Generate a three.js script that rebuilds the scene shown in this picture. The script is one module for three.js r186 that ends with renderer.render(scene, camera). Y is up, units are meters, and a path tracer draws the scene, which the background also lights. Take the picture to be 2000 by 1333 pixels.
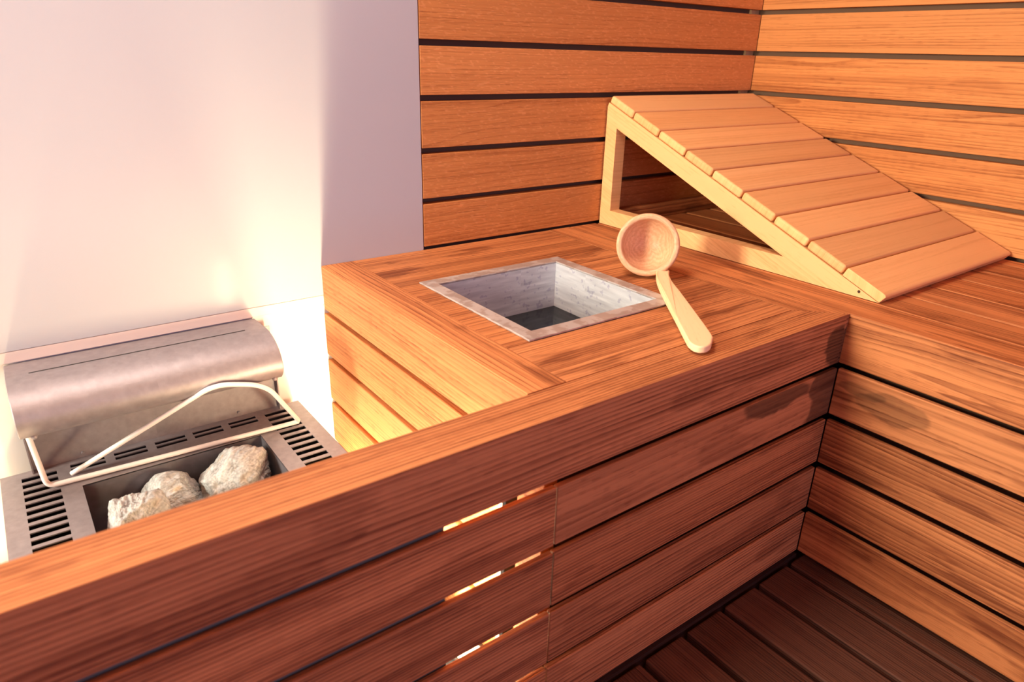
import * as THREE from 'three';
import { RoundedBoxGeometry } from 'three/addons/geometries/RoundedBoxGeometry.js';
import { mergeGeometries, mergeVertices } from 'three/addons/utils/BufferGeometryUtils.js';
import { RectAreaLightUniformsLib } from 'three/addons/lights/RectAreaLightUniformsLib.js';

// ---------------------------------------------------------------- camera, light, exposure
const scene = new THREE.Scene();
const renderer = new THREE.WebGLRenderer({ antialias: true });
renderer.toneMapping = THREE.LinearToneMapping;
renderer.toneMappingExposure = 1.08;
renderer.shadowMap.enabled = true;
RectAreaLightUniformsLib.init();

const camera = new THREE.PerspectiveCamera(2 * Math.atan(666.5 / 1353.6) * 180 / Math.PI, 2000 / 1333, 0.05, 20);
camera.rotation.order = 'YXZ';
camera.position.set(-0.4762, 0.8888, 1.2464);
camera.rotation.set(-0.3955, -0.6459, 0.0271);
camera.focus = 1.3;
camera.userData.fStop = 4.8;

// each light gets a glowing face further down; the right niche bar is added
const WINDOW = { x: -0.6, y: 1.05, z: 3.18, w: 3.4, h: 1.9, color: [0.54, 0.52, 1.0], L: 1.5 };  // unseen glass front, made nearly full width for violet fill
const WALL_LAMP = { x: -2.455, y: 1.15, z: 0.36, w: 0.45, h: 0.8, color: [1.0, 0.98, 0.80], L: 82 };
const CEILING_LAMP = { x: -0.35, y: 2.062, z: 0.28, w: 0.45, h: 0.45, color: [1.0, 0.88, 0.76], L: 26 };
const TUBE = { x: -0.03, y: 0.195, z: 0.642, w: 0.02, h: 0.31, color: [1.0, 0.82, 0.50], L: 340 };
const NICHE_FILL = { x: -0.044, y: 0.05, z: 0.34, w: 0.036, h: 0.5, color: [1.0, 0.82, 0.50], L: 85 };  // added floor bar that brightens the counter side
const NICHE_LEFT = { x: -0.66, y: 0.05, z: 0.22, w: 0.03, h: 0.36, color: [1.0, 0.74, 0.40], L: 60 };
function areaLight(c, rx, ry) {
  const l = new THREE.RectAreaLight(new THREE.Color().setRGB(...c.color), c.L, c.w, c.h);
  l.position.set(c.x, c.y, c.z); l.rotation.set(rx, ry, 0); scene.add(l); return l;
}
areaLight(WINDOW, 0, 0);
areaLight(WALL_LAMP, 0, -Math.PI / 2);
areaLight(CEILING_LAMP, -Math.PI / 2, 0);
areaLight(TUBE, 0, 0.25);
areaLight(NICHE_FILL, Math.PI / 2, 0);
areaLight(NICHE_LEFT, Math.PI / 2, 0);

// ---------------------------------------------------------------- random, noise
function rng(seed) { let s = seed >>> 0; return () => { s = (s + 0x6D2B79F5) >>> 0; let t = s; t = Math.imul(t ^ (t >>> 15), t | 1); t ^= t + Math.imul(t ^ (t >>> 7), t | 61); return ((t ^ (t >>> 14)) >>> 0) / 4294967296; }; }
const rand = rng(20240);
const PERM = new Float32Array(65536); { const r = rng(77); for (let i = 0; i < 65536; i++) PERM[i] = r(); }
function n2(x, y) {
  const xi = Math.floor(x), yi = Math.floor(y), fx = x - xi, fy = y - yi;
  const u = fx * fx * (3 - 2 * fx), v = fy * fy * (3 - 2 * fy);
  const a = xi & 255, b = (xi + 1) & 255, c = (yi & 255) << 8, d = ((yi + 1) & 255) << 8;
  const p = PERM[c + a], q = PERM[c + b], r = PERM[d + a], s = PERM[d + b];
  return p + (q - p) * u + (r - p + (p - q - r + s) * u) * v;
}
function fbm(x, y, o = 4) { let s = 0, a = 0.5, t = 0; for (let i = 0; i < o; i++) { s += a * n2(x, y); t += a; a *= 0.5; x = x * 2.03 + 17.1; y = y * 2.03 + 9.7; } return s / t; }
function n3(x, y, z) { return (fbm(x + z * 0.71, y - z * 0.33, 3) + fbm(y + 31.3, z + x * 0.57, 3) + fbm(z - 11.9, x + y * 0.43, 3)) / 3; }
const clamp = (x, a = 0, b = 1) => Math.min(b, Math.max(a, x));
const smooth = (a, b, x) => { const t = clamp((x - a) / (b - a)); return t * t * (3 - 2 * t); };
const mix = (a, b, t) => a + (b - a) * t;

// ---------------------------------------------------------------- wood textures (1.6 m x 0.4 m, grain along u)
const TW = 1.6, TH = 0.4;
function woodTexture(o) {
  const W = o.w ?? 2048, H = o.h ?? 512, col = new Uint8Array(W * H * 4), bmp = new Uint8Array(W * H * 4);
  const lane = 0.1, lanes = Math.round(TH / lane), r = rng(o.seed), L = [];
  for (let i = 0; i < lanes; i++) L.push({ d: mix(o.d[0], o.d[1], r()), c: (r() < 0.5 ? -1 : 1) * mix(o.off[0], o.off[1], r()), s: (r() - 0.5) * 2 * o.slope, ph: r() * 50, f: o.freq * mix(0.8, 1.25, r()), tone: (r() - 0.5) * o.vary });
  for (let j = 0; j < H; j++) for (let i = 0; i < W; i++) {
    const u = i / W * TW, v = j / H * TH, k = Math.min(lanes - 1, Math.floor(v / lane)), q = L[k], vv = v - (k + 0.5) * lane;
    const sx = q.ph + u, seed = o.seed * 3.1 + k * 19.7;
    const wob = (fbm(sx * 2.2 + seed, vv * 9 + seed, 3) - 0.5) * o.wave + (n2(sx * 9 + seed, vv * 60) - 0.5) * o.wave * 0.12;
    const dd = q.d + q.s * (u - 0.8) + wob * 1.5, cc = vv - q.c + wob * 0.6;
    const ring = Math.sqrt(cc * cc + dd * dd * 0.25) * q.f + (n2(sx * 3, vv * 20 + seed) - 0.5) * 0.35;
    const rr = ring + (fbm(sx * 0.9 + seed, vv * 28 + seed, 3) - 0.5) * 3.2;
    const f = rr - Math.floor(rr), late = Math.pow(f, o.sharp) * (1 - smooth(0.9, 1.0, f)) * (0.35 + 1.1 * n2(sx * 2.5 + seed, rr * 0.8)) * (0.7 + 0.6 * n2(sx * 24, v * 700 + seed));
    const fibre = n2(sx * 14 + seed, v * 1500) * 0.6 + n2(sx * 40, v * 2600 + seed) * 0.4;
    const pore = smooth(0.74, 0.9, n2(sx * 46 + seed * 2, v * 1300 + seed)) * o.pore;
    const fleck = o.fleck ? smooth(0.66, 0.86, n2(sx * 130 + vv * 90 + seed, vv * 420 + seed)) * o.fleck : 0;
    const patch = fbm(sx * 1.6 + seed, vv * 14 + seed, 4) - 0.5, streak = fbm(sx * 1.1 + seed * 1.7, vv * 75 + seed, 3) - 0.5;
    const spot = o.spot ? smooth(0.63, 0.74, fbm(sx * 7 + seed * 2.3, vv * 34 + seed, 4)) * o.spot : 0;
    let t = late * o.contrast + (fibre - 0.5) * o.fibre + pore + patch * o.patch + streak * (o.streak ?? 0.5) + spot + q.tone;
    let light = 1;
    for (const s of o.stains ?? []) {
      const e = Math.hypot((u - s.u) / s.ru, (v - s.v) / s.rv) + (fbm(u * 22 + s.u * 9, v * 30, 3) - 0.5) * 0.9;
      light *= 1 - s.a * (1 - smooth(0.82, 1.0, e));
    }
    t = clamp(t);
    const g = (j * W + i) * 4;
    for (let c = 0; c < 3; c++) col[g + c] = clamp((mix(o.light[c], o.dark[c], t) + fleck * 40) * light * (1 + patch * 0.1), 0, 255);
    col[g + 3] = 255;
    const b = clamp(0.62 - late * o.relief - pore * 0.6 + (fibre - 0.5) * 0.35) * 255;
    bmp[g] = bmp[g + 1] = bmp[g + 2] = b; bmp[g + 3] = 255;
  }
  const mk = (data, srgb) => { const x = new THREE.DataTexture(data, W, H, THREE.RGBAFormat); x.wrapS = x.wrapT = THREE.RepeatWrapping; x.magFilter = THREE.LinearFilter; x.minFilter = THREE.LinearMipmapLinearFilter; x.generateMipmaps = true; if (srgb) x.colorSpace = THREE.SRGBColorSpace; x.needsUpdate = true; return x; };
  return { map: mk(col, true), bump: mk(bmp, false) };
}
const base = { d: [0.0, 0.04], off: [0.1, 0.28], slope: 0.03, freq: 170, wave: 0.016, sharp: 2.2, pore: 0.25, contrast: 0.5, fibre: 0.35, patch: 0.5, vary: 0.2, relief: 0.35 };
const WALLS = { light: [214, 144, 84], dark: [142, 82, 42] }, JOINERY = { light: [206, 134, 84], dark: [118, 64, 37] }, WEDGE = { light: [236, 184, 126], dark: [200, 140, 86] };
const FRONT = { ...base, ...JOINERY, freq: 150, sharp: 1.5, contrast: 0.8, wave: 0.014, relief: 0.6, patch: 0.5, streak: 0.6, spot: 0.25 };
const BENCH = { ...base, ...JOINERY, freq: 115, sharp: 2.0, contrast: 0.7, d: [0.0, 0.1], off: [0.0, 0.09], slope: 0.1, wave: 0.03, relief: 0.5, patch: 1.0, streak: 0.8, spot: 0.4 };
const TEX = {
  wallBack: woodTexture({ ...base, seed: 3, ...WALLS, freq: 110, fibre: 0.5, fleck: 0.3, contrast: 0.3, d: [0.02, 0.12], off: [0.0, 0.15], slope: 0.12, wave: 0.03 }),
  wallRight: woodTexture({ ...base, seed: 5, ...WALLS, freq: 140, contrast: 0.55, fibre: 0.4, pore: 0.3, patch: 0.9, streak: 0.8, spot: 0.15, off: [0.0, 0.15], slope: 0.08, wave: 0.02 }),
  front: woodTexture({ ...FRONT, seed: 7 }),
  top: woodTexture({ ...base, seed: 9, ...JOINERY, freq: 130, sharp: 1.8, contrast: 0.6, relief: 0.45, patch: 0.9, streak: 1.0, spot: 0.35 }),
  bench: woodTexture({ ...BENCH, seed: 11 }),
  ramp: woodTexture({ ...base, seed: 13, ...WEDGE, freq: 100, contrast: 0.25, fibre: 0.35, pore: 0.15, patch: 0.7, relief: 0.15 }),
  pale: woodTexture({ ...base, seed: 15, ...WEDGE, freq: 100, contrast: 0.3, fibre: 0.3, patch: 0.9, relief: 0.15, w: 1024, h: 256 }),
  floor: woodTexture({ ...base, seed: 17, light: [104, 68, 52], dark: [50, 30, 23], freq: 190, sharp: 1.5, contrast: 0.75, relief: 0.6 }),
  handle: woodTexture({ ...base, seed: 21, light: [252, 214, 166], dark: [226, 172, 118], freq: 70, contrast: 0.35, fibre: 0.25, patch: 0.9, relief: 0.1, w: 1024, h: 256 }),
  side: woodTexture({ ...base, seed: 19, ...JOINERY, freq: 150, contrast: 0.4, fibre: 0.3, relief: 0.25, off: [0.02, 0.2], w: 1024, h: 256 }),
};
// water splashes that have soaked into boards near the inner corner
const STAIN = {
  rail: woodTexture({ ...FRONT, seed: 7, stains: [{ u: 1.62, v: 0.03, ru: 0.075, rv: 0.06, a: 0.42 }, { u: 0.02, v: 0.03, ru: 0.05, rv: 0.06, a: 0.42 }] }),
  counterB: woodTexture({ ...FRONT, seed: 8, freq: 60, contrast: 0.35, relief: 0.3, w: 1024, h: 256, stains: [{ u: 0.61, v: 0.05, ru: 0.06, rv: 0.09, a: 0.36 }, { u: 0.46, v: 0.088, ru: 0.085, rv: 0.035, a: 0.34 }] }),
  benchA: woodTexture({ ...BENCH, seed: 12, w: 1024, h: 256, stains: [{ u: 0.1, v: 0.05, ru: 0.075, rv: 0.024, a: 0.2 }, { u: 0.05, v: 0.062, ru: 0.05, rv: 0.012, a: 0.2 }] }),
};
function woodMat(t, bump, o = {}) { return new THREE.MeshPhysicalMaterial({ map: t.map, bumpMap: t.bump, bumpScale: bump, roughness: 0.62, specularIntensity: 0.35, ...o }); }
const tint = (r, g, b) => new THREE.Color().setRGB(r, g, b);
const variants = (t, bump, o) => [tint(1, 1, 1), tint(0.9, 0.87, 0.84), tint(1.06, 1.04, 1.0), tint(0.97, 0.92, 0.86)].map((color) => woodMat(t, bump, { ...o, color }));
const M = {
  wallBack: variants(TEX.wallBack, 0.0006), wallRight: variants(TEX.wallRight, 0.0005), front: variants(TEX.front, 0.0012), top: variants(TEX.top, 0.0008),
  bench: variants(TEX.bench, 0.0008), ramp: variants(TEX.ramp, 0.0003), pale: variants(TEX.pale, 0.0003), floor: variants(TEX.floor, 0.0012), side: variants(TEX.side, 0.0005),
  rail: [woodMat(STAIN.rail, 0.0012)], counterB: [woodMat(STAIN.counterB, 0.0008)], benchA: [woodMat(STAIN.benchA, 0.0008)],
  handle: woodMat(TEX.handle, 0.0002, { roughness: 0.5 }),
  plain: new THREE.MeshStandardMaterial({ color: tint(0.16, 0.085, 0.045), roughness: 0.9 }),
};
function noiseTexture(n, m, fn, srgb) {
  const d = new Uint8Array(n * m * 4);
  for (let j = 0; j < m; j++) for (let i = 0; i < n; i++) { const c = fn(i / n, j / m), g = (j * n + i) * 4; for (let k = 0; k < 3; k++) d[g + k] = clamp(Array.isArray(c) ? c[k] : c, 0, 255); d[g + 3] = 255; }
  const x = new THREE.DataTexture(d, n, m, THREE.RGBAFormat); x.wrapS = x.wrapT = THREE.RepeatWrapping; x.magFilter = THREE.LinearFilter; x.minFilter = THREE.LinearMipmapLinearFilter; x.generateMipmaps = true; if (srgb) x.colorSpace = THREE.SRGBColorSpace; x.needsUpdate = true; return x;
}

// ---------------------------------------------------------------- helpers
const used = {};
function numbered(n) { used[n] = (used[n] ?? 0) + 1; return used[n] === 1 ? n : n + '_' + String(used[n] - 1).padStart(3, '0'); }
function tag(o, label, category, group) { o.userData = { ...o.userData, label, category }; if (group) o.userData.group = group; return o; }
function structure(o, label, category) { o.userData = { ...o.userData, kind: 'structure', label, category }; return o; }
function thing(name, label, category, pos = [0, 0, 0], group) { const o = new THREE.Group(); o.name = numbered(name); o.position.set(...pos); scene.add(o); return tag(o, label, category, group); }
function shell(name, label, category) { const o = new THREE.Group(); o.name = numbered(name); scene.add(o); return structure(o, label, category); }
function mesh(name, geo, mat, parent, label) { const m = new THREE.Mesh(geo, mat); m.name = name; m.castShadow = m.receiveShadow = true; if (label) m.userData.label = label; (parent ?? scene).add(m); if (parent && parent.position) { m.position.sub(parent.userData.origin ?? parent.position); } return m; }
// a board from (x0,y0,z0) to (x1,y1,z1), grain along axis; uv in texture metres
function boardGeo(a, b, axis, r = 0.0015, uv, endLane) {
  const s = [b[0] - a[0], b[1] - a[1], b[2] - a[2]], g = new RoundedBoxGeometry(s[0], s[1], s[2], 2, Math.min(r, ...s.map((x) => x * 0.45)));
  const P = g.attributes.position, U = g.attributes.uv, per = P.count / 6;
  const ax = { x: 0, y: 1, z: 2 }[axis], lane = uv ? uv[1] : Math.floor(rand() * 4) * 0.1, ou = uv ? uv[0] : rand() * Math.max(0.05, TW - Math.min(s[ax], 1.25));
  const o1 = (ax + 1) % 3, o2 = (ax + 2) % 3;
  for (let i = 0; i < P.count; i++) {
    const side = Math.floor(i / per), n = side >> 1, p = [P.getX(i) + s[0] / 2, P.getY(i) + s[1] / 2, P.getZ(i) + s[2] / 2];
    let u, v;
    if (n === ax) { u = ou + p[o1] * 0.15; v = (endLane ?? lane) + 0.005 + p[o2]; }
    else { const c = n === o1 ? o2 : o1; u = ou + p[ax]; v = lane + (uv && c === 1 ? 0 : 0.004) + (c === 1 ? p[c] : p[c] + (n === 1 ? 0 : 0)); }
    U.setXY(i, u / TW, v / TH);
  }
  g.translate((a[0] + b[0]) / 2, (a[1] + b[1]) / 2, (a[2] + b[2]) / 2);
  return g;
}
const pick = (m) => Array.isArray(m) ? m[Math.floor(rand() * m.length)] : m;
function board(name, a, b, axis, mat, parent, r, uv) { return mesh(name, boardGeo(a, b, axis, r, uv), pick(mat), parent); }
function plainBox(name, a, b, mat, parent) { const g = new THREE.BoxGeometry(b[0] - a[0], b[1] - a[1], b[2] - a[2]); g.translate((a[0] + b[0]) / 2, (a[1] + b[1]) / 2, (a[2] + b[2]) / 2); return mesh(name, g, mat, parent); }
// prism: 2D outline [[p,q]...] in a plane, extruded along an axis
function metreUV(g, su = 1 / TW, sv = 1 / TH, ou = 0, ov = 0, ax = 'xy') {
  const P = g.attributes.position, N = g.attributes.normal, U = new Float32Array(P.count * 2), off = ou;
  for (let i = 0; i < P.count; i++) {
    const n = [Math.abs(N.getX(i)), Math.abs(N.getY(i)), Math.abs(N.getZ(i))], p = [P.getX(i), P.getY(i), P.getZ(i)];
    const k = n.indexOf(Math.max(...n)); const q = k === 0 ? [p[2], p[1]] : k === 1 ? [p[0], p[2]] : [p[0], p[1]];
    U[2 * i] = (q[0] + off) * su; U[2 * i + 1] = (q[1] + ov) * sv;
  }
  g.setAttribute('uv', new THREE.BufferAttribute(U, 2)); return g;
}

// ---------------------------------------------------------------- the room
const XW = 1.265, H = 0.5, D = 0.715, W = 0.628, G0 = 0.6061, Q = 0.1004, ZF = 3.2, XL = -2.5, XB = -1.2, YC = 2.1;
const glassWhite = new THREE.MeshPhysicalMaterial({ color: tint(0.5, 0.5, 0.54), roughness: 0.42, specularIntensity: 0.5, clearcoat: 0.05, clearcoatRoughness: 0.15 });
const paintWhite = new THREE.MeshStandardMaterial({ color: tint(0.8, 0.79, 0.76), roughness: 0.75 });
const trimMat = new THREE.MeshPhysicalMaterial({ color: tint(0.78, 0.66, 0.6), roughness: 0.5 });
{
  const w = shell('wall_back', 'back wall with white panel beside reddish slats', 'wall');
  plainBox('backing', [XL - 0.1, -0.1, -0.12], [XW + 0.15, YC + 0.1, -0.03], M.plain, w);
  plainBox('lower_panel', [XL, -0.03, -0.03], [0.03, 0.4205, -0.008], paintWhite, w).userData.label = 'white wall surface behind the heater';
  mesh('panel', boardGeo([XL, 0.4405, -0.03], [0.2245, YC, 0], 'x', 0.001), glassWhite, w, 'glossy white wall panel above the heater');
  mesh('panel_trim', boardGeo([XL, 0.4215, -0.03], [0.2245, 0.440, -0.0005], 'x', 0.001), trimMat, w, 'beige edge strip along the bottom of the white panel');
  for (let k = -1; k < 15; k++) { const y0 = G0 + Q * k, y1 = Math.min(YC, y0 + Q - 0.0118); board('plank', [0.2265, y0, -0.022], [XW + 0.0, y1, 0], 'x', M.wallBack, w, 0.001); }
  board('batten', [XW - 0.014, 0.45, -0.0295], [XW + 0.02, YC, -0.0222], 'y', M.pale, w, 0.0005);
}
{
  const w = shell('wall_right', 'right wall of pale golden horizontal slats', 'wall');
  plainBox('backing', [XW + 0.0225, -0.1, -0.12], [XW + 0.13, YC + 0.1, ZF + 0.1], M.plain, w);
  for (let k = -1; k < 15; k++) { const y0 = G0 + Q * k, y1 = Math.min(YC, y0 + Q - 0.0118); board('plank', [XW, y0, 0.0008], [XW + 0.022, y1, ZF], 'z', M.wallRight, w, 0.001); }
}
{
  const f = shell('floor', 'dark brown slatted sauna floor', 'floor');
  plainBox('slab', [XL - 0.1, -0.12, -0.12], [XW + 0.13, -0.03, ZF + 0.1], M.plain, f);
  plainBox('added_bounce_strip', [XB, -0.03, -0.005], [-0.002, -0.0299 + 0.002, 0.64], paintWhite, f);  // pale strip added to bounce lamp light up the counter side
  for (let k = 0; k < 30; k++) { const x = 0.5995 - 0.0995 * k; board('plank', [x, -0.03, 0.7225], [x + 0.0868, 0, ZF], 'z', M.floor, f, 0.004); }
}
{
  const c = shell('ceiling', 'timber sauna ceiling', 'ceiling');
  plainBox('slab', [XL - 0.1, YC, -0.12], [XW + 0.13, YC + 0.1, ZF + 0.1], M.wallRight[0], c);
  metreUV(c.children[0].geometry);
  const wl = shell('wall_left', 'left timber wall', 'wall');
  metreUV(plainBox('boarding', [XL - 0.1, -0.12, -0.12], [XL, YC + 0.1, ZF + 0.1], M.wallBack[0], wl).geometry);
  const wf = shell('wall_front', 'timber wall around the widened glass front', 'wall');
  const x0 = WINDOW.x - WINDOW.w / 2, x1 = WINDOW.x + WINDOW.w / 2;
  metreUV(plainBox('boarding', [XL - 0.1, -0.12, ZF], [x0, YC + 0.1, ZF + 0.1], M.wallBack[0], wf).geometry);
  metreUV(plainBox('boarding', [x1, -0.12, ZF], [XW + 0.13, YC + 0.1, ZF + 0.1], M.wallBack[1], wf).geometry);
  metreUV(plainBox('boarding', [x0, WINDOW.y + WINDOW.h / 2, ZF], [x1, YC + 0.1, ZF + 0.1], M.wallBack[1], wf).geometry);
  metreUV(plainBox('sill', [x0, -0.12, ZF], [x1, WINDOW.y - WINDOW.h / 2, ZF + 0.1], M.wallBack[1], wf).geometry);
  const d = shell('door_1', 'unseen glass front behind the viewer, widened for violet fill and less bounce', 'door');
  const fill_pane = new THREE.MeshStandardMaterial({ color: tint(0.04, 0.04, 0.05), emissive: tint(...WINDOW.color), emissiveIntensity: 0.15, roughness: 0.1 });  // near-black glowing sheet, added to swallow bounce and give violet fill
  plainBox('fill_pane', [x0 + 0.03, 0.13, ZF + 0.02], [x1 - 0.03, WINDOW.y + WINDOW.h / 2 - 0.03, ZF + 0.03], fill_pane, d);
  for (const [a, b] of [[[x0, 0.1, ZF], [x0 + 0.03, 2.0, ZF + 0.05]], [[x1 - 0.03, 0.1, ZF], [x1, 2.0, ZF + 0.05]], [[x0 + 0.03, 0.1, ZF], [x1 - 0.03, 0.13, ZF + 0.05]], [[x0 + 0.03, 1.97, ZF], [x1 - 0.03, 2.0, ZF + 0.05]]]) plainBox('frame', a, b, M.plain, d);
}

// ---------------------------------------------------------------- bench along the right wall
const SLAT = 0.088;
{
  const b = thing('sauna_bench', 'slatted wooden bench along the right wall, in front of the wedge', 'bench', [W, 0, 0]);
  board('nosing', [W + 0.0004, H - 0.09, 0], [0.713, H, ZF - 0.01], 'z', M.bench[3], b, 0.0025);
  const xs = [0.7165, 0.8135, 0.9135, 1.0165, 1.1155, 1.2125, 1.262];
  for (let i = 0; i < 6; i++) board('seat_slat', [xs[i], H - 0.028, 0.002], [i === 5 ? 1.262 : xs[i + 1] - 0.0045, H - 0.0005, ZF - 0.01], 'z', M.bench, b, 0.004);
  for (let k = 1; k < 5; k++) { const y = H - 0.1 * k; if (k === 1) board('front_slat', [W + 0.0004, y - SLAT, 0.7155], [W + 0.0105, y, ZF - 0.01], 'z', M.benchA, b, 0.002, [0, 0]); else board('front_slat', [W + 0.0004, y - SLAT, 0.7155], [W + 0.0105, y, ZF - 0.01], 'z', M.bench, b, 0.002); }
  for (const z of [1.4, 2.1]) plainBox('batten', [W + 0.0145, 0.0, z], [W + 0.06, H - 0.1, z + 0.05], M.plain, b);
  plainBox('backing', [W + 0.062, 0.0, 0.72], [W + 0.07, H - 0.1, ZF - 0.02], M.plain, b);
}
// ---------------------------------------------------------------- counter with the basin cut-out
const BX0 = 0.103, BX1 = 0.425, BZ0 = 0.197, BZ1 = 0.52, FX = 0.064, FZ = 0.651, RX = 0.562;
{
  const c = thing('basin_counter', 'wooden counter with slatted sides holding the water basin', 'counter', [0.3, 0, 0.35]);
  const y0 = H - 0.03;
  board('top_board', [0, H - SLAT, 0.0005], [FX - 0.0004, H, FZ - 0.0016], 'z', M.top[2], c, 0.0015);
  board('top_board', [FX, y0, 0.0005], [RX - 0.0016, H - 0.0003, BZ0 - 0.0016], 'x', M.top[1], c, 0.001);
  board('top_board', [FX, y0, BZ0], [BX0 + 0.012, H - 0.0003, BZ1 - 0.0016], 'x', M.top[3], c, 0.001);
  board('top_board', [BX1 - 0.012, y0, BZ0], [RX - 0.0016, H - 0.0003, 0.315], 'x', M.top[0], c, 0.001);
  board('top_board', [BX1 - 0.012, y0, 0.3165], [RX - 0.0016, H - 0.0003, BZ1 - 0.0016], 'x', M.top[1], c, 0.001);
  board('top_board', [FX, y0, BZ1], [RX - 0.0016, H - 0.0003, FZ - 0.0016], 'x', M.top[0], c, 0.001);
  { // mitred frame board along the bench
    const s = new THREE.Shape([new THREE.Vector2(RX, 0.0005), new THREE.Vector2(W - 0.0003, 0.0005), new THREE.Vector2(W - 0.0003, D - 0.0006), new THREE.Vector2(RX, FZ - 0.0006)]);
    const g = new THREE.ExtrudeGeometry(s, { depth: 0.03, bevelEnabled: false }); g.rotateX(Math.PI / 2); g.translate(0, H, 0); g.computeVertexNormals();
    const P = g.attributes.position, U = g.attributes.uv; for (let i = 0; i < P.count; i++) U.setXY(i, (P.getZ(i) + 0.3) / TW, (0.2 + P.getX(i) - RX) / TH);
    mesh('top_board', g, M.top[2], c);
  }
  for (let k = 1; k < 5; k++) { const y = H - 0.1 * k; board('side_slat', [0.0, y - SLAT, -0.0075], [0.022, y, 0.69], 'z', M.side[k % 2 ? 2 : 0], c, 0.0015); }
  mesh('side_slat', boardGeo([-0.0012, H - SLAT, 0.0006], [-0.0001, H - 0.0015, FZ - 0.0008], 'z', 0.0004), M.side[0], c);
  for (let k = 1; k < 5; k++) { const y = H - 0.1 * k, m = k === 1 ? M.counterB : M.front; board('front_slat', [0.0012, y - SLAT, D - 0.009], [W, y, D], 'x', m, c, 0.002, k === 1 ? [0, 0] : undefined); }
  plainBox('backing', [0.05, 0, 0.04], [0.058, H - SLAT - 0.002, 0.66], M.plain, c);
  plainBox('backing', [0.05, 0.0, 0.66], [W - 0.005, H - 0.1, 0.669], M.plain, c);
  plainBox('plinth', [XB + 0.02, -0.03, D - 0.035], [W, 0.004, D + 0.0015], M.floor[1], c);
}
// ---------------------------------------------------------------- slatted barrier before the heater
{
  const b = thing('slatted_barrier', 'low slatted wooden barrier in front of the heater', 'barrier', [-0.35, 0, 0.69]);
  { // top rail, mitred at the bench end
    const s = new THREE.Shape([new THREE.Vector2(XB + 0.01, FZ), new THREE.Vector2(RX, FZ), new THREE.Vector2(W - 0.0005, D), new THREE.Vector2(XB + 0.01, D)]);
    const g = new THREE.ExtrudeGeometry(s, { depth: 0.09 - 0.004, bevelEnabled: true, bevelSize: 0.0015, bevelThickness: 0.0015, bevelOffset: -0.0015, bevelSegments: 2 }); g.rotateX(Math.PI / 2); g.translate(0, H - 0.0015, 0); g.computeVertexNormals();
    const gg = g.index ? g.toNonIndexed() : g; gg.computeVertexNormals();
    const P = gg.attributes.position, N = gg.attributes.normal, U = gg.attributes.uv;
    for (let i = 0; i < P.count; i++) { const top = Math.abs(N.getY(i)) > 0.7; U.setXY(i, (P.getX(i) + 0.98) / TW, (top ? P.getZ(i) - FZ + 0.105 : P.getY(i) - 0.405) / TH); }
    mesh('top_rail', gg, M.rail[0], b);
  }
  for (let k = 1; k < 5; k++) { const y = H - 0.1 * k; board('front_slat', [XB + 0.01, y - SLAT, D - 0.009], [-0.0004, y, D], 'x', M.front, b, 0.002); }
  for (const x of [-1.15, -0.2]) plainBox('batten', [x, 0.005, D - 0.06], [x + 0.04, H - 0.093, D - 0.025], M.plain, b);
  const shield = new THREE.MeshStandardMaterial({ color: tint(0.11, 0.11, 0.09), roughness: 0.95 });
  plainBox('heat_shield', [XB + 0.02, 0.01, D - 0.024], [-0.155, H - 0.094, D - 0.0105], shield, b);
}

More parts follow.
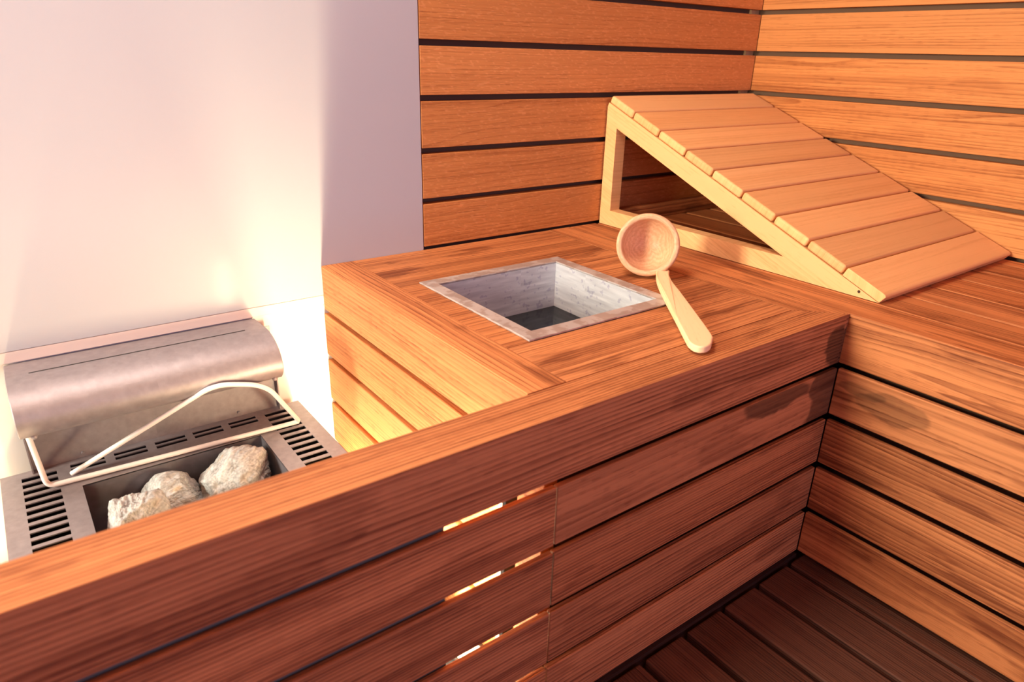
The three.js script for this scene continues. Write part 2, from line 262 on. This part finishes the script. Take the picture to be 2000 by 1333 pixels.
// ---------------------------------------------------------------- basin and its water
const steelTex = noiseTexture(512, 512, (u, v) => { const s = fbm(u * 6, v * 60, 4), p = smooth(0.68, 0.78, fbm(u * 34 + 3, v * 40, 3)); return [186 + 54 * s - 26 * p, 186 + 54 * s - 28 * p, 192 + 50 * s - 18 * p]; }, true);
const steelBump = noiseTexture(256, 256, (u, v) => 110 + 60 * fbm(u * 18, v * 18, 4));
const rustTex = noiseTexture(512, 512, (u, v) => { const p = fbm(u * 9, v * 9, 4), q = smooth(0.42, 0.62, fbm(u * 22 + 5, v * 22, 4)); return [mix(206, 184, q) - 24 * p, mix(196, 166, q) - 22 * p, mix(190, 156, q) - 20 * p]; }, true);
{
  const rimMat = new THREE.MeshPhysicalMaterial({ map: rustTex, metalness: 0.35, roughness: 0.45, bumpMap: steelBump, bumpScale: 0.0004 });
  const tubMat = new THREE.MeshPhysicalMaterial({ map: steelTex, metalness: 0.35, roughness: 0.4 });
  const t = thing('water_basin', 'square steel basin let into the counter', 'basin', [(BX0 + BX1) / 2, H, (BZ0 + BZ1) / 2]);
  const s = new THREE.Shape([[BX0, BZ0], [BX1, BZ0], [BX1, BZ1], [BX0, BZ1]].map((p) => new THREE.Vector2(...p)));
  const ix0 = 0.1275, ix1 = 0.4, iz0 = 0.2235, iz1 = 0.4925;
  s.holes.push(new THREE.Path([[ix0, iz0], [ix0, iz1], [ix1, iz1], [ix1, iz0]].map((p) => new THREE.Vector2(...p))));
  const g = new THREE.ExtrudeGeometry(s, { depth: 0.002, bevelEnabled: true, bevelSize: 0.0006, bevelThickness: 0.0006, bevelOffset: -0.0006, bevelSegments: 1 }); g.rotateX(Math.PI / 2); g.translate(0, H + 0.0028, 0);
  metreUV(g, 3, 3); mesh('rim', g, rimMat, t, 'weathered flat steel rim');
  const yb = 0.3, th = 0.002, wall = (a, b) => { const q = new THREE.BoxGeometry(b[0] - a[0], b[1] - a[1], b[2] - a[2]); q.translate((a[0] + b[0]) / 2, (a[1] + b[1]) / 2, (a[2] + b[2]) / 2); return q; };
  const tub = mergeGeometries([wall([ix0 - th, yb, iz0 - th], [ix0, H, iz1 + th]), wall([ix1, yb, iz0 - th], [ix1 + th, H, iz1 + th]), wall([ix0, yb, iz0 - th], [ix1, H, iz0]), wall([ix0, yb, iz1], [ix1, H, iz1 + th]), wall([ix0, yb - th, iz0], [ix1, yb, iz1])]);
  metreUV(tub, 3.2, 3.2); mesh('tub', tub, tubMat, t, 'scratched grey steel inner walls');
  const water = new THREE.MeshPhysicalMaterial({ color: tint(1, 1, 1), transmission: 1, ior: 1.33, roughness: 0.02, thickness: 0.1, attenuationColor: tint(0.16, 0.14, 0.15), attenuationDistance: 0.06 });
  const wg = wall([ix0 + 0.0004, yb + 0.0004, iz0 + 0.0004], [ix1 - 0.0004, 0.409, iz1 - 0.0004]);
  tag(mesh(numbered('water'), wg, water), 'dark still water in the steel basin', 'water');
}

// ---------------------------------------------------------------- wedge backrest on the bench
{
  const x0 = 0.723, x1 = 1.2575, top = (z) => 0.8077 - 0.4025 * z, ang = Math.atan(0.4025);
  const r = thing('wedge_backrest', 'sloping slatted wooden wedge backrest lying on the bench in the corner', 'backrest', [0.99, H, 0.36]);
  const seams = [0.014, 0.0908, 0.1714, 0.2509, 0.3279, 0.4068, 0.4873, 0.5654, 0.6452, 0.7215], th = 0.0178, ca = Math.cos(ang);
  for (let i = 0; i < 9; i++) {
    const len = (seams[i + 1] - seams[i]) / ca - 0.0036, zc = (seams[i] + seams[i + 1]) / 2;
    let g;
    if (i < 8) g = boardGeo([x0, -th, -len / 2], [x1, 0, len / 2], 'x', 0.005, [(i * 0.27) % 1.05, (i % 3) * 0.1 + 0.004], 0.3);
    else { // last slat runs out to a rounded nose that meets the bench
      const s = new THREE.Shape(), za = seams[8] + 0.0016, v = th / ca, e = 0.0072;
      s.moveTo(za + 0.004, top(za + 0.004)); s.lineTo(0.7165, top(0.7165)); s.quadraticCurveTo(0.7228, top(0.7222), 0.7232, 0.5125); s.lineTo(0.7142, 0.5006); s.lineTo(za - e, top(za - e) - v); s.lineTo(za - 0.0008, top(za) - 0.0028); s.quadraticCurveTo(za + 0.0005, top(za), za + 0.004, top(za + 0.004));
      g = new THREE.ExtrudeGeometry(s, { depth: x1 - x0 - 0.003, bevelEnabled: true, bevelSize: 0.0015, bevelThickness: 0.0015, bevelOffset: -0.0015, bevelSegments: 2, curveSegments: 6 }); g.rotateY(-Math.PI / 2); g.translate(x1 - 0.0015, 0, 0);
      const P = g.attributes.position, U = g.attributes.uv; for (let k = 0; k < P.count; k++) { const end = P.getX(k) < x0 + 0.0012; U.setXY(k, (P.getX(k) + 0.2) / TW, (end ? 0.31 + (P.getZ(k) - 0.64) * 0.9 : (P.getZ(k) - 0.63) * 0.9 + 0.104) / TH); }
      mesh('slat', g, M.ramp[2], r); continue;
    }
    g.rotateX(ang); g.translate(0, top(zc), zc);
    mesh('slat', g, M.ramp[(i * 3) % 4], r);
  }
  const frameMat = M.pale[0];
  for (const [a, b] of [[x0, x0 + 0.031], [x1 - 0.031, x1]]) {
    const v = th / ca + 0.0004, s = new THREE.Shape();
    s.moveTo(0.004, H + 0.0005); s.lineTo((0.8077 - v - H - 0.0012) / 0.4025, H + 0.0005); s.lineTo(0.008, top(0.008) - v); s.lineTo(0.004, top(0.03) - v); s.closePath();
    const zi = 0.0386, yb = 0.5365, rv = 0.0625, h = new THREE.Path();
    h.moveTo(zi, yb); h.lineTo(zi, top(zi) - rv); h.lineTo((0.8077 - rv - yb) / 0.4025, yb); h.closePath(); s.holes.push(h);
    let g = new THREE.ExtrudeGeometry(s, { depth: b - a, bevelEnabled: false }); g.rotateY(-Math.PI / 2); g.translate(b, 0, 0); g.computeVertexNormals();
    const P = g.attributes.position, U = g.attributes.uv; for (let k = 0; k < P.count; k++) { const p = P.getZ(k), q = P.getY(k); U.setXY(k, (p * ca - q * 0.37 + 0.4 + P.getX(k) * 0.3) / TW, (q * ca + p * 0.37) / TH); }
    mesh('side_frame', g, frameMat, r, 'pale triangular side frame');
  }
  board('crossbar', [x0 + 0.032, H + 0.0005, 0.004], [x1 - 0.032, H + 0.033, 0.034], 'x', M.bench[1], r, 0.001);
  const k = new THREE.CircleGeometry(0.0028, 12); k.rotateY(-Math.PI / 2); k.translate(x0 - 0.0003, 0.5105, 0.676);
  mesh('knot', k, new THREE.MeshStandardMaterial({ color: tint(0.06, 0.025, 0.012), roughness: 0.9 }), r, 'small dark knot');
}

// ---------------------------------------------------------------- ladle
{
  const c = new THREE.Vector3(0.4835, 0.5625, 0.386), n = new THREE.Vector3(-0.709, 0.265, 0.654).normalize();
  const l = thing('ladle', 'round wooden ladle with long flat handle lying beside the basin', 'ladle', [0.47, H, 0.42]);
  const ringTex = noiseTexture(256, 512, (u, v) => { const a = u * 6.283, w = fbm(Math.cos(a) * 1.3 + 4, Math.sin(a) * 1.3 + v * 3, 3); const q = 0.5 + 0.5 * Math.sin((v * 60 + w * 16) * 1.6), f = n2(u * 90, v * 60); return [mix(232, 216, q * 0.6) - 16 * f, mix(184, 160, q * 0.6) - 15 * f, mix(144, 120, q * 0.6) - 14 * f]; }, true);
  const rimTex = new THREE.MeshPhysicalMaterial({ map: ringTex, roughness: 0.4, specularIntensity: 0.4 });
  const R = 0.0587, pts = [];
  for (let i = 0; i <= 16; i++) { const t = i / 16 * Math.PI / 2; pts.push([0.0475 * Math.sin(t), -0.052 * Math.cos(t) - 0.0025]); }
  pts.push([0.049, -0.0005], [0.0515, 0.0008], [0.055, 0.0006], [0.0578, -0.001], [R, -0.0045]);
  for (let i = 1; i <= 16; i++) { const t = i / 16 * Math.PI / 2; pts.push([Math.max(0.0001, R * Math.pow(Math.cos(t), 0.85)), -0.0045 - 0.062 * Math.sin(t)]); }
  const g = new THREE.LatheGeometry(pts.map((p) => new THREE.Vector2(Math.max(1e-4, p[0]), p[1])), 56);
  g.applyQuaternion(new THREE.Quaternion().setFromUnitVectors(new THREE.Vector3(0, 1, 0), n)); g.translate(c.x, c.y, c.z);
  mesh('bowl', g, rimTex, l, 'turned wooden bowl with a thick rounded rim');
  // flat handle: outline on the counter, neck at the rim
  const out = [[0.492, 0.4065], [0.4735, 0.4225], [0.4545, 0.4425], [0.425, 0.478], [0.3846, 0.5285], [0.3297, 0.5985], [0.281, 0.660], [0.2735, 0.6715], [0.270, 0.6825], [0.2735, 0.691], [0.283, 0.6945], [0.296, 0.691], [0.311, 0.681], [0.3266, 0.667], [0.3833, 0.589], [0.416, 0.5435], [0.4428, 0.506], [0.472, 0.4635], [0.495, 0.4345], [0.514, 0.4165]];
  const crv = new THREE.SplineCurve(out.map((p) => new THREE.Vector2(p[0], p[1]))); crv.points.push(crv.points[0].clone());
  const s = new THREE.Shape(crv.getPoints(90));
  const hole = new THREE.Path(); hole.absellipse(0.3, 0.668, 0.0028, 0.0028, 0, Math.PI * 2, true); s.holes.push(hole);
  let h = new THREE.ExtrudeGeometry(s, { depth: 0.006, bevelEnabled: true, bevelSize: 0.0022, bevelThickness: 0.0024, bevelOffset: -0.0022, bevelSegments: 3, curveSegments: 10 });
  h.rotateX(Math.PI / 2); h.translate(0, 0.5122, 0);
  { const P = h.attributes.position; // neck rises a little into the rim
    for (let i = 0; i < P.count; i++) { const z = P.getZ(i), k = smooth(0.47, 0.405, z); P.setY(i, P.getY(i) + 0.004 * k); }
    h.computeVertexNormals(); const U = h.attributes.uv; for (let i = 0; i < P.count; i++) { const a = P.getX(i), z = P.getZ(i); U.setXY(i, (a * -0.634 + z * 0.773 + 0.5) / TW, (a * 0.773 + z * 0.634) / TH); } }
  mesh('handle', h, M.handle, l, 'pale flat handle with a small hanging hole');
}

// ---------------------------------------------------------------- heater
const galv = noiseTexture(512, 512, (u, v) => { const s = fbm(u * 40, v * 40, 4), b = fbm(u * 4, v * 4, 3); return [168 + 26 * s + 14 * b, 160 + 26 * s + 12 * b, 162 + 26 * s + 12 * b]; }, true);
const steel = new THREE.MeshPhysicalMaterial({ map: galv, color: tint(0.62, 0.6, 0.62), metalness: 0.5, roughness: 0.5, bumpMap: steelBump, bumpScale: 0.0001 });
const darkSteel = new THREE.MeshStandardMaterial({ color: tint(0.05, 0.045, 0.045), metalness: 0.4, roughness: 0.6 });
const trayMat = new THREE.MeshPhysicalMaterial({ map: galv, color: tint(0.42, 0.42, 0.46), metalness: 0.6, roughness: 0.5 });
{
  const h = thing('sauna_heater', 'grey steel electric sauna heater with rounded hood and slotted top', 'heater', [-0.32, 0, 0.2]);
  const YP = 0.237, PX0 = -0.566, PX1 = -0.077, PZ0 = 0.014, PZ1 = 0.43, OX0 = -0.462, OX1 = -0.181, OZ0 = 0.107, OZ1 = 0.335;
  const rect = (a, b, c, d) => new THREE.Path([[a, c], [a, d], [b, d], [b, c]].map((p) => new THREE.Vector2(...p)));
  const s = new THREE.Shape([[PX0, PZ0], [PX1, PZ0], [PX1, PZ1], [PX0, PZ1]].map((p) => new THREE.Vector2(...p)));
  s.holes.push(rect(OX0, OX1, OZ0, OZ1));
  for (let k = 0; k < 18; k++) { const z = 0.0405 + 0.0206 * k; s.holes.push(rect(-0.5385, -0.4905, z - 0.0063, z + 0.0063), rect(-0.1515, -0.104, z - 0.0063, z + 0.0063)); }
  for (const x of [-0.471, -0.4065, -0.3425, -0.28, -0.2175]) for (const z of [0.0345, 0.0495]) s.holes.push(rect(x, x + 0.05, z - 0.005, z + 0.005));
  const g = new THREE.ExtrudeGeometry(s, { depth: 0.002, bevelEnabled: false }); g.rotateX(Math.PI / 2); g.translate(0, YP, 0); metreUV(g, 3, 3);
  mesh('top_plate', g, steel, h, 'steel top plate with rows of slots');
  const bx = (a, b) => { const q = new THREE.BoxGeometry(b[0] - a[0], b[1] - a[1], b[2] - a[2]); q.translate((a[0] + b[0]) / 2, (a[1] + b[1]) / 2, (a[2] + b[2]) / 2); return q; };
  // casing: four walls so the slots open into the dark-lined inside
  const casing = mergeGeometries([bx([PX0 + 0.001, 0.02, PZ0 + 0.001], [PX0 + 0.004, YP - 0.002, PZ1 - 0.001]), bx([PX1 - 0.004, 0.02, PZ0 + 0.001], [PX1 - 0.001, YP - 0.002, PZ1 - 0.001]), bx([PX0 + 0.004, 0.02, PZ0 + 0.001], [PX1 - 0.004, YP - 0.002, PZ0 + 0.004]), bx([PX0 + 0.004, 0.02, PZ1 - 0.004], [PX1 - 0.004, YP - 0.002, PZ1 - 0.001]), bx([PX0 + 0.004, 0.02, PZ0 + 0.004], [PX1 - 0.004, 0.03, PZ1 - 0.004])]);
  metreUV(casing, 3, 3); mesh('casing', casing, steel, h);
  const inner = mergeGeometries([bx([PX0 + 0.0045, 0.031, PZ0 + 0.0045], [PX0 + 0.0055, YP - 0.003, PZ1 - 0.0045]), bx([PX1 - 0.0055, 0.031, PZ0 + 0.0045], [PX1 - 0.0045, YP - 0.003, PZ1 - 0.0045]), bx([OX0 - 0.005, 0.031, OZ0 - 0.005], [OX0 - 0.004, YP - 0.003, OZ1 + 0.005]), bx([OX1 + 0.004, 0.031, OZ0 - 0.005], [OX1 + 0.005, YP - 0.003, OZ1 + 0.005]), bx([OX0 - 0.004, 0.031, OZ0 - 0.005], [OX1 + 0.004, YP - 0.003, OZ0 - 0.004]), bx([PX0 + 0.0055, 0.031, PZ0 + 0.0045], [PX1 - 0.0055, YP - 0.003, PZ0 + 0.0055]), bx([PX0 + 0.006, 0.0305, PZ0 + 0.006], [PX1 - 0.006, 0.0335, PZ1 - 0.006])]);
  mesh('slot_shade_lining', inner, darkSteel, h);  // near-black sheets added as painted shade behind the slots
  for (const [x, z] of [[PX0 + 0.02, PZ0 + 0.03], [PX1 - 0.05, PZ0 + 0.03], [PX0 + 0.02, PZ1 - 0.06], [PX1 - 0.05, PZ1 - 0.06]]) mesh('foot', bx([x, -0.03, z], [x + 0.03, 0.02, z + 0.03]), darkSteel, h);
  const tray = mergeGeometries([bx([OX0 - 0.002, 0.142, OZ0 - 0.002], [OX0, YP - 0.0005, OZ1 + 0.002]), bx([OX1, 0.142, OZ0 - 0.002], [OX1 + 0.002, YP - 0.0005, OZ1 + 0.002]), bx([OX0, 0.142, OZ0 - 0.002], [OX1, YP - 0.0005, OZ0]), bx([OX0, 0.142, OZ1], [OX1, YP - 0.0005, OZ1 + 0.002]), bx([OX0, 0.14, OZ0], [OX1, 0.142, OZ1])]);
  metreUV(tray, 3, 3); mesh('stone_tray', tray, trayMat, h, 'dull steel stone tray');
  // back plate with folded side flanges
  const back = mergeGeometries([bx([-0.5225, YP, 0.0125], [-0.116, 0.405, 0.0145]), bx([-0.5225, YP, 0.0145], [-0.5205, 0.37, 0.028]), bx([-0.118, YP, 0.0145], [-0.116, 0.37, 0.028])]);
  metreUV(back, 3, 3); mesh('back_plate', back, steel, h);
  // hood: rounded profile in (z, y)
  const hx0 = -0.5225, hx1 = -0.1375;
  const sweep = (shape, segs) => { const q = new THREE.ExtrudeGeometry(shape, { depth: hx1 - hx0 - 0.0016, bevelEnabled: true, bevelSize: 0.0008, bevelThickness: 0.0008, bevelOffset: -0.0008, bevelSegments: 1, curveSegments: segs }); q.rotateY(-Math.PI / 2); q.translate(hx1 - 0.0008, 0, 0); return metreUV(q, 3, 3); };
  const hs = new THREE.Shape(); hs.moveTo(0.0612, 0.4236); hs.bezierCurveTo(0.092, 0.4255, 0.120, 0.416, 0.1345, 0.398); hs.bezierCurveTo(0.147, 0.382, 0.1465, 0.364, 0.127, 0.3505); hs.lineTo(0.1, 0.345); hs.lineTo(0.0612, 0.345); hs.closePath();
  mesh('hood', sweep(hs, 28), steel, h, 'rounded steel front of the hood');
  const ht = new THREE.Shape([[0, 0.345], [0.0609, 0.345], [0.0609, 0.4235], [0, 0.4195]].map((p) => new THREE.Vector2(...p)));
  mesh('hood_top', sweep(ht, 1), steel, h, 'flat top sheet of the hood');
  mesh('hood_slit', boardGeo([hx0 + 0.03, 0.4225, 0.0605], [hx1 - 0.035, 0.4246, 0.0618], 'x', 0.0003), darkSteel, h, 'dark slit along the top of the hood');
  for (const [x, y, z] of [[-0.505, 0.351, 0.129], [-0.151, 0.352, 0.131]]) { const q = new THREE.SphereGeometry(0.0045, 16, 10); q.translate(x, y, z); mesh('rivet', q, steel, h); }
  for (const [x, y] of [[-0.449, 0.246], [-0.192, 0.246]]) { const q = new THREE.CylinderGeometry(0.0025, 0.0025, 0.006, 12); q.rotateX(Math.PI / 2); q.translate(x, y, 0.0165); mesh('screw', q, steel, h); }
  // bent wire guard
  const wire = new THREE.MeshPhysicalMaterial({ color: tint(0.86, 0.78, 0.76), roughness: 0.35 });
  const V = (...a) => new THREE.Vector3(...a);
  const path = new THREE.CurvePath();
  const corner = (pts, rad) => { let prev = pts[0]; for (let i = 1; i < pts.length - 1; i++) { const a = pts[i].clone().sub(pts[i - 1]).normalize(), b = pts[i + 1].clone().sub(pts[i]).normalize(), e = pts[i].clone().addScaledVector(a, -rad[i - 1]), f = pts[i].clone().addScaledVector(b, rad[i - 1]); path.add(new THREE.LineCurve3(prev, e)); path.add(new THREE.QuadraticBezierCurve3(e, pts[i], f)); prev = f; } path.add(new THREE.LineCurve3(prev, pts[pts.length - 1])); };
  corner([V(-0.516, 0.352, 0.062), V(-0.5065, 0.243, 0.0905), V(-0.109, 0.243, 0.108), V(-0.1735, 0.3545, 0.15), V(-0.2535, 0.3765, 0.15), V(-0.4715, 0.2395, 0.0645)], [0.012, 0.004, 0.035, 0.028]);
  mesh('guard_wire', new THREE.TubeGeometry(path, 260, 0.0042, 12, false), wire, h, 'bent pale wire guard rail');
}
// ---------------------------------------------------------------- stones
const stoneMat = new THREE.MeshStandardMaterial({ vertexColors: true, roughness: 0.9 });
function stone(label, [x, y, z], [sx, sy, sz], turn, seed) {
  const r = rng(seed), pl = []; for (let i = 0; i < 13; i++) { const a = r() * 6.283, c = r() * 2 - 1, q = Math.sqrt(1 - c * c); pl.push([q * Math.cos(a), c, q * Math.sin(a), 0.58 + 0.4 * r()]); }
  let g = new THREE.IcosahedronGeometry(1, 36); g.deleteAttribute('normal'); g.deleteAttribute('uv'); g = mergeVertices(g, 1e-5);
  const P = g.attributes.position, C = new Float32Array(P.count * 3);
  for (let i = 0; i < P.count; i++) {
    const v = [P.getX(i), P.getY(i), P.getZ(i)]; let d = 1.05;
    for (const p of pl) { const k = v[0] * p[0] + v[1] * p[1] + v[2] * p[2]; if (k > 0.05) d = Math.min(d, p[3] / k); }
    d += (n3(v[0] * 2.2 + seed, v[1] * 2.2, v[2] * 2.2) - 0.5) * 0.3 + (n3(v[0] * 7 + seed, v[1] * 7, v[2] * 7) - 0.5) * 0.16 + (n3(v[0] * 22, v[1] * 22 + seed, v[2] * 22) - 0.5) * 0.07;
    P.setXYZ(i, v[0] * d * sx, v[1] * d * sy, v[2] * d * sz);
    const a = n3(v[0] * 3 + seed, v[1] * 3 + 5, v[2] * 3), b = n3(v[0] * 30, v[1] * 30, v[2] * 30 + seed), w = smooth(0.56, 0.66, n3(v[0] * 2 - seed, v[1] * 2, v[2] * 2 + 3));
    const t = clamp(0.36 + 0.5 * (a - 0.5) + 0.75 * (b - 0.5), 0.06, 0.7);
    C[3 * i] = t * (1 + 0.12 * w); C[3 * i + 1] = t * (0.97 - 0.12 * w); C[3 * i + 2] = t * (0.95 - 0.35 * w);
  }
  g.setAttribute('color', new THREE.BufferAttribute(C, 3)); g.rotateY(turn); g.computeVertexNormals();
  const m = mesh(numbered('heater_stone'), g, stoneMat); m.position.set(x, y, z); return tag(m, label, 'stone', 'stones in the heater tray');
}
stone('largest pale grey heater stone, at the right end of the tray', [-0.2425, 0.2, 0.168], [0.066, 0.052, 0.052], 0.3, 11);
stone('blocky pinkish grey heater stone in the middle of the tray', [-0.349, 0.19, 0.154], [0.06, 0.044, 0.044], -0.2, 23);
stone('jagged grey heater stone with brown edge, at the left end of the tray', [-0.411, 0.217, 0.228], [0.05, 0.068, 0.046], 0.7, 37);
stone('low grey heater stone almost hidden behind the barrier rail', [-0.262, 0.186, 0.272], [0.05, 0.04, 0.036], 0.2, 41);
stone('small grey heater stone low between its larger neighbours', [-0.33, 0.179, 0.24], [0.032, 0.034, 0.032], 1.1, 53);

// ---------------------------------------------------------------- light fittings
function lampBar(c, label) {
  const t = thing('lamp_bar', label, 'lamp', [c.x, -0.03, c.z]);
  const g = new RoundedBoxGeometry(c.w + 0.012, 0.07, c.h + 0.012, 2, 0.003); g.translate(c.x, c.y - 0.0425, c.z); mesh('housing', g, darkSteel, t);
  const d = new THREE.BoxGeometry(c.w, 0.004, c.h); d.translate(c.x, c.y - 0.0045, c.z);
  mesh('diffuser', d, new THREE.MeshStandardMaterial({ color: tint(0.8, 0.75, 0.65), emissive: tint(...c.color), emissiveIntensity: 3 }), t);
}
{
  const c = TUBE, t = thing('lamp_tube', 'warm upright lamp tube in the corner behind the barrier', 'lamp', [c.x, -0.03, c.z]);
  const g = new THREE.BoxGeometry(c.w + 0.004, c.h + 0.03, 0.006); g.rotateY(0.25); g.translate(c.x + 0.0035, c.y, c.z + 0.0125); mesh('housing', g, darkSteel, t);
  const d = new THREE.BoxGeometry(c.w, c.h, 0.006); d.rotateY(0.25); d.translate(c.x + 0.0012, c.y, c.z + 0.0048);
  mesh('diffuser', d, new THREE.MeshStandardMaterial({ color: tint(0.8, 0.75, 0.65), emissive: tint(...c.color), emissiveIntensity: 3 }), t);
  const q = new THREE.BoxGeometry(0.018, 0.046, 0.006); q.translate(c.x + 0.0035, -0.0065, c.z + 0.0125); mesh('stand', q, darkSteel, t);
}
{
  const c = CEILING_LAMP, t = thing('ceiling_lamp', 'square warm lamp on the ceiling above the heater', 'lamp', [c.x, YC, c.z]);
  const g = new RoundedBoxGeometry(c.w + 0.03, 0.03, c.h + 0.03, 2, 0.006); g.translate(c.x, YC - 0.0155, c.z); mesh('housing', g, M.wallBack[1], t);
  const d = new RoundedBoxGeometry(c.w, 0.005, c.h, 2, 0.002); d.translate(c.x, YC - 0.0335, c.z);
  mesh('diffuser', d, new THREE.MeshStandardMaterial({ color: tint(0.8, 0.78, 0.72), emissive: tint(...c.color), emissiveIntensity: 2 }), t);
}
lampBar(NICHE_FILL, 'added warm lamp bar between heater and counter, brightening the counter side');
lampBar(NICHE_LEFT, 'warm lamp bar on the floor left of the heater');
{
  const c = WALL_LAMP, t = thing('wall_lamp', 'warm square sauna lamp on the left wall', 'lamp', [XL, c.y, c.z]);
  const g = new RoundedBoxGeometry(0.03, c.h + 0.03, c.w + 0.03, 2, 0.006); g.translate(XL + 0.0155, c.y, c.z); mesh('housing', g, M.wallBack[1], t);
  const d = new RoundedBoxGeometry(0.006, c.h, c.w, 2, 0.002); d.translate(XL + 0.0338, c.y, c.z);
  mesh('diffuser', d, new THREE.MeshStandardMaterial({ color: tint(0.8, 0.78, 0.72), emissive: tint(...c.color), emissiveIntensity: 2 }), t);
}
renderer.render(scene, camera);
